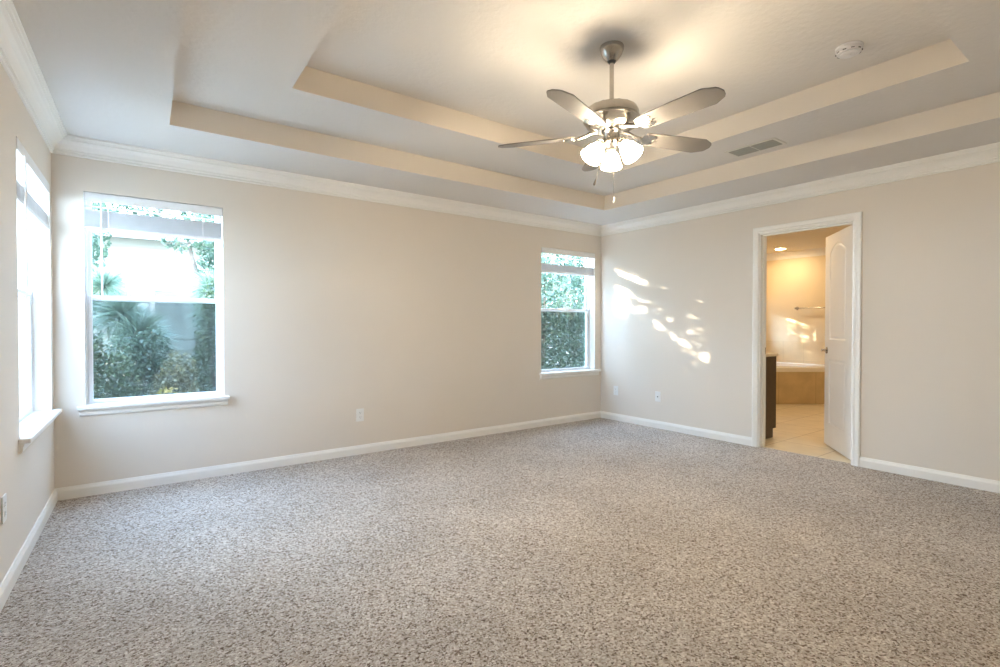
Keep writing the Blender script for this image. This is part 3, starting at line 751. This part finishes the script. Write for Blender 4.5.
bm = bmesh.new(); box(bm, BX-.014, BX-.0005, -2.4, 0, .0, .92)
struct(obj('trim_10', bm, M['walltile']), 'beige tile wainscot behind the tub on the bathroom far wall', 'trim')
bm = bmesh.new(); box(bm, 7.0, BX-.015, -.014, -.0005, .0, .92)
struct(obj('trim_11', bm, M['walltile2']), 'beige tile wainscot under the bathroom window', 'trim')
bmx = bmesh.new(); tr_ = empty('towel_bar', (BX, -.55, 1.477)); tag(tr_, 'slim metal towel bar on the bathroom far wall', 'towel bar')
tube(bmx, [(-.065, 0, 0), (-.065, -.46, 0)], .008, 12); obj('bar', bmx, M['nickel'], tr_, True)
for y in (0, -.46):
    bm = bmesh.new(); lathe(bm, [(0,0),(.026,0),(.028,.006),(.020,.014),(.011,.020),(.011,.055),(.016,.060),(.016,.074),(0,.078)], 24, Matrix.Translation((-.0005,y,0)) @ Matrix.Rotation(-PI/2,4,'Y')); obj('bracket', bm, M['nickel'], tr_, True)

def can_light(x, y, label, power):
    cl = empty('recessed_light', (x, y, 2.44)); tag(cl, label, 'ceiling light', None)
    bm = bmesh.new(); lathe(bm, [(.070,-.0005),(.098,-.0005),(.098,-.004),(.090,-.008),(.070,-.006),(.070,-.0005)], 40); obj('trim_ring', bm, M['white'], cl, True)
    bm = bmesh.new(); lathe(bm, [(0,-.0045),(.050,-.004),(.0705,-.003)], 32); tag(obj('lens', bm, M['can'], cl, True), 'glowing lens')
can_light(9.04, -.50, 'round lit recessed light over the corner tub', 1)
can_light(6.10, -1.80, 'recessed bathroom light, out of view over the vanity aisle', 1)
can_light(7.6, -2.5, 'recessed bathroom light, out of view near the front wall', 1)

# ------------------------------------------------------------ outdoors
bm = bmesh.new(); box(bm, -30, 40, .16, 45, -.32, -.12); box(bm, -30, -.40, -12, .16, -.32, -.12)
struct(obj('ground', bm, M['ground']), 'mulch and grass ground outside the windows', 'ground')

# neighbour's outbuilding: lap siding, eave, panelled door
hs = empty('garden_house', (-2.2, 7.8, -.12)); tag(hs, 'pale sided garden house with a panelled door seen through the left back window', 'building')
bm = bmesh.new(); hw = 5.3; hh = 3.02; nb = 17
for k in range(nb):
    z0_ = hh*k/nb; z1_ = hh*(k+1)/nb
    a = [bm.verts.new(p) for p in ((0,-.020,z0_),(hw,-.020,z0_),(hw,-.003,z1_),(0,-.003,z1_),(0,.1,z0_),(hw,.1,z0_),(hw,.1,z1_),(0,.1,z1_))]
    for q in ((0,1,2,3),(0,4,5,1),(3,2,6,7),(0,3,7,4),(1,5,6,2),(5,4,7,6)): bm.faces.new([a[i] for i in q])
box(bm, .02, hw-.02, .09, 2.6, 0, hh)
obj('siding', bm, M['siding'], hs)
bm = bmesh.new(); box(bm, -.35, hw+.12, -.42, 2.9, hh, hh+.06); box(bm, -.35, hw+.12, -.44, -.40, hh-.06, hh+.12); tag(obj('eave', bm, M['siding'], hs), 'white soffit and fascia')
bm = bmesh.new()
for yy, z in ((-.44, hh+.12),): 
    a = [bm.verts.new(p) for p in ((-.35,-.46,hh+.12),(hw+.12,-.46,hh+.12),(hw+.12,1.25,hh+.62),(-.35,1.25,hh+.62),(-.35,2.95,hh+.12),(hw+.12,2.95,hh+.12))]
    for q in ((0,1,2,3),(3,2,5,4),(0,3,4),(1,5,2),(0,4,5,1)): bm.faces.new([a[i] for i in q])
obj('roof', bm, M['roofing'], hs)
dxx = 2.2 + .91
bm = bmesh.new(); box(bm, dxx, dxx+.80, -.045, -.021, .02, 1.98)
hd = obj('garden_door', bm, M['shed'], hs); tag(hd, 'grey green panelled door')
bm = bmesh.new()
for q in ((.10,.36,1.02,1.84),(.44,.70,1.02,1.84),(.10,.70,.20,.84)): 
    for (x0_,x1_,z0_,z1_) in ((q[0],q[1],q[2],q[2]+.03),(q[0],q[1],q[3]-.03,q[3]),(q[0],q[0]+.03,q[2],q[3]),(q[1]-.03,q[1],q[2],q[3])): box(bm, dxx+x0_, dxx+x1_, -.058, -.045, z0_, z1_)
obj('door_panel', bm, M['shed'], hd)
bm = bmesh.new(); lathe(bm, [(0,0),(.03,0),(.03,.01),(.015,.02),(.015,.04),(.032,.055),(.026,.075),(0,.08)], 16, Matrix.Translation((dxx+.72,-.045,.95)) @ Matrix.Rotation(PI/2,4,'X')); tag(obj('door_knob', bm, M['bark'], hd, True), 'dark round knob')
bm = bmesh.new(); box(bm, dxx-.08, dxx-.002, -.05, -.018, 0, 2.06); box(bm, dxx+.802, dxx+.88, -.05, -.018, 0, 2.06); box(bm, dxx-.08, dxx+.88, -.052, -.018, 2.0, 2.08); obj('door_casing', bm, M['siding'], hs)

def leaves(n, shapes, size, up=0, shape='leaf'):
    V, F_ = [], []
    for _ in range(n):
        cx, cy, cz, rx, ry, rz = random.choices(shapes, weights=[s[3]*s[4]*s[5] for s in shapes])[0]
        while True:
            p = Vector((random.uniform(-1,1), random.uniform(-1,1), random.uniform(-1,1)))
            if p.length <= 1 and random.random() < .25 + .75*p.length: break
        c = Vector((cx+p.x*rx, cy+p.y*ry, cz+p.z*rz)); s = size*random.uniform(.6, 1.35)
        d = Vector((random.uniform(-1,1), random.uniform(-1,1), random.uniform(-.6,1))).normalized(); e = d.orthogonal().normalized()
        e = (Matrix.Rotation(random.uniform(0, 2*PI), 3, d) @ e); nn = d.cross(e)
        b = len(V); V += [c-d*s*.5, c-d*s*.1+e*s*.28+nn*s*.04, c+d*s*.5, c-d*s*.1-e*s*.28+nn*s*.04]
        F_.append((b, b+1, b+2, b+3))
    return V, F_
def tree(name, base, shapes, n, size, m, label, cat='tree', trunk=None):
    root = empty(name, base); tag(root, label, cat)
    v, f_ = leaves(n, shapes, size); obj('foliage', (v, f_), m, root)
    bm = bmesh.new()
    th = trunk or .05
    for (cx, cy, cz, rx, ry, rz) in shapes[:5]:
        tube(bm, [(random.uniform(-.04,.04), 0, 0), (cx*.35, cy*.35, cz*.5), (cx*.8, cy*.8, cz*.85), (cx, cy, cz+rz*.5)], [th, th*.8, th*.5, th*.15], 8)
    obj('trunk' if cat == 'tree' else 'stems', bm, M['bark'], root, True)
    return root
# needle tufts (spiky shrub)
def tuft(name, base, centers, rad, n, label):
    root = empty(name, base); tag(root, label, 'plant'); V, F_ = [], []
    for c in centers:
        c = Vector(c); r = rad*random.uniform(.8,1.15)
        for _ in range(n):
            d = Vector((random.gauss(0,1), random.gauss(0,1), random.gauss(.25,.9))).normalized(); L = r*random.uniform(.65,1.1); e = d.orthogonal().normalized()*.0055
            mid = c + d*L*.6; tip = c + d*L + Vector((0,0,-.16*L)); b = len(V)
            V += [c-e, c+e, mid+e, mid-e, tip]; F_ += [(b,b+1,b+2,b+3), (b+3,b+2,b+4)]
    obj('needles', (V, F_), M['needle'], root)
    bm = bmesh.new()
    for c in centers: tube(bm, [(c[0]*.3, c[1]*.3, 0), (c[0]*.8, c[1]*.8, c[2]*.6), c], [.018, .014, .010], 8)
    obj('stems', bm, M['bark'], root, True)
tuft('needle_shrub', (.42, 3.42, -.12), [(-.05,.0,1.42),(-.22,.25,1.80),(.12,-.1,1.15)], .43, 620, 'spiky pale green needle plant left of centre behind the left back window')
tuft('needle_shrub', (1.36, 3.6, -.12), [(.02,0,1.80),(.14,.2,1.50)], .43, 560, 'spiky pale green needle plant at right behind the left back window')
tree('shrub', (.26, 1.7, -.12), [(0,0,.55,.28,.25,.50),(-.14,.05,.95,.14,.2,.28),(.14,-.1,.45,.14,.2,.42)], 4200, .042, M['leaf_dark'], 'dark green shrub outside the left back window, at its left', 'shrub', .02)
tree('shrub', (.49, 2.5, -.12), [(-.05,0,.60,.34,.2,.62),(.15,.0,.95,.22,.18,.32)], 4600, .048, M['leaf_teal'], 'blue green bush in front of the needle plant trunks, left back window', 'shrub', .02)
tree('shrub', (.82, 1.95, -.12), [(0,0,.45,.24,.2,.48),(.05,.05,.78,.18,.16,.26)], 2600, .042, M['leaf_olive'], 'loose olive twiggy shrub outside the left back window, below the door', 'shrub', .012)
tree('shrub', (1.24, 2.42, -.12), [(0,0,.75,.20,.2,.75),(.05,.05,1.4,.16,.18,.55)], 3800, .045, M['leaf_dark'], 'tall dark green shrub at the right side of the left back window', 'shrub', .02)
tree('shrub', (.72, 1.25, -.12), [(0,0,.66,.09,.07,.07)], 60, .045, M['leaf_yellow'], 'small yellow leaved sprig low outside the left back window', 'shrub', .005)
tree('side_tree', (-.10, 4.85, -.12), [(0,0,1.5,.26,.3,1.4),(.02,.2,2.7,.34,.4,.8)], 2800, .075, M['leaf_teal'], 'narrow blue green tree at the left edge of the left back window', 'tree', .05)
tree('right_tree', (1.74, 5.3, -.12), [(0,0,1.7,.42,.4,1.5),(.1,.1,2.9,.5,.4,.8),(-.52,0,2.80,.42,.3,.30),(-.1,-.2,.6,.4,.4,.6)], 5200, .08, M['leaf_teal'], 'dense blue green tree at the right side of the left back window', 'tree', .07)
tree('far_tree', (1.2, 11.6, -.12), [(0,0,4.2,2.4,1.0,1.6),(-2,0,3.9,1.8,1,1.4),(2,0,4.4,1.6,1,1.6)], 6000, .17, M['leaf_teal'], 'broad tree rising behind the garden house roof', 'tree', .15)
# big tree added out of view to keep direct sun off the left windows
tree('sun_block_tree', (-2.4, 4.2, -.12), [(0,0,3.3,1.15,.9,.9),(.65,-.1,2.50,.75,.7,.80),(-.9,.2,3.0,1.1,.9,1.1),(.5,.2,3.9,.9,.8,.9)], 15000, .13, M['leaf_dark'], 'big leafy tree added out of view beyond the left wall to block the sun', 'tree', .14)
# unseen tree, leaf gaps cut along the sun rays to shape the wall's sun patches
def mask_tree(name, base, n, size, m, label):
    root = empty(name, base); tag(root, label, 'tree'); V, F_ = [], []; T = 2.2
    spots = ((-.87,1.17,.075,.05),(-1.08,1.05,.05,.04),(-1.20,.99,.09,.045),(-1.46,.83,.08,.06),(-1.52,1.30,.03,.05),(-.31,.90,.06,.05),(-.38,.84,.05,.04),(-1.42,.72,.07,.02))
    def gap(y, z):  # leaves left out where the right wall should catch sun
        if y > -.235: return False
        c = z - .385*(y+.25)
        if c > 1.80 and y > -.76: return random.random() > .10
        if y > -.46 and c > 1.27: return True
        if y > -.74 and c > 1.44 + .25*(-.46-y) and c < 1.64: return math.sin(34*c + 9*y) > -.1
        for a, b, ra, rb in spots:
            if ((y-a)/ra)**2 + ((z-b+.35*(y-a)*-1)/rb)**2 < 1: return True
        return False
    for _ in range(n):
        y, z, t = random.uniform(-2.7, .6), random.uniform(-.6, 2.7), T + random.uniform(-.28, .28)
        if gap(y, z) or ((y+1.05)/1.75)**2 + ((z-1.05)/1.75)**2 > 1.0: continue
        c = Vector((W, y, z)) - Vector((1, -1.72, -.655))*t - Vector(base); s = size*random.uniform(.6, 1.2)
        d = Vector((random.uniform(-1,1), random.uniform(-1,1), random.uniform(-.6,1))).normalized(); e = d.orthogonal().normalized(); e = Matrix.Rotation(random.uniform(0, 2*PI), 3, d) @ e
        nn = d.cross(e); b = len(V); V += [c-d*s*.5, c-d*s*.1+e*s*.28+nn*s*.04, c+d*s*.5, c-d*s*.1-e*s*.28+nn*s*.04]; F_.append((b, b+1, b+2, b+3))
    obj('foliage', (V, F_), m, root)
    bm = bmesh.new(); tube(bm, [(0,0,0), (.03,.05,1.0), (.0,.1,1.9)], [.05,.045,.035], 10)
    for q in ((-.5,.8),(.4,1.1),(-.2,1.3),(.5,.5)): tube(bm, [(0,.1,1.6), (q[0]*.4,.1+q[0]*.2,1.7+q[1]*.5), (q[0]*.15,.1+q[0],1.8+q[1])], [.03,.018,.006], 6)
    obj('trunk', bm, M['bark'], root, True); return root
mask_tree('sun_mask_tree', (3.13, 2.75, -.12), 21000, .085, M['leaf_dark'], 'unseen tree outside the right back window, leaf gaps shaped to throw sun patches')
# hedge of trees behind the corner window
for i, (x, y, s, m_) in enumerate(((6.3,2.3,.60,'leaf_teal'),(7.5,3.0,.62,'leaf_teal'),(8.7,3.8,.66,'leaf_teal'),(10.1,4.7,.76,'leaf_dark'),(8.2,6.0,1.1,'leaf_dark'),(10.9,7.6,1.3,'leaf_dark'))):
    pos = ['nearest the house', 'second from the house', 'third from the house', 'furthest along the row', 'behind the row', 'tallest, at the back'][i]
    tree('screen_tree', (x, y, -.12), [(0,0,1.1*s+.3,s,s*.7,1.2*s),(.1,0,2.5*s+.3,s*.9,s*.7,1.2*s),(-.1,.1,3.9*s,s*.7,s*.6,s)], int(4200*s+1500), .075+.02*i/3, M[m_], 'bushy blue green screening tree outside the right back window, ' + pos, 'tree', .06)

# repeats share a group phrase
GR = {'window_blind': 'raised slatted window blinds', 'wall_outlet': 'duplex outlets low on the walls', 'recessed_light': 'recessed lights in the bathroom ceiling',
      'needle_shrub': 'spiky needle plants outside the left back window', 'shrub': 'shrubs outside the left back window', 'screen_tree': 'screening trees outside the right back window'}
for o in C.objects:
    if o.parent is None and o.name.split('.')[0] in GR: o['group'] = GR[o.name.split('.')[0]]
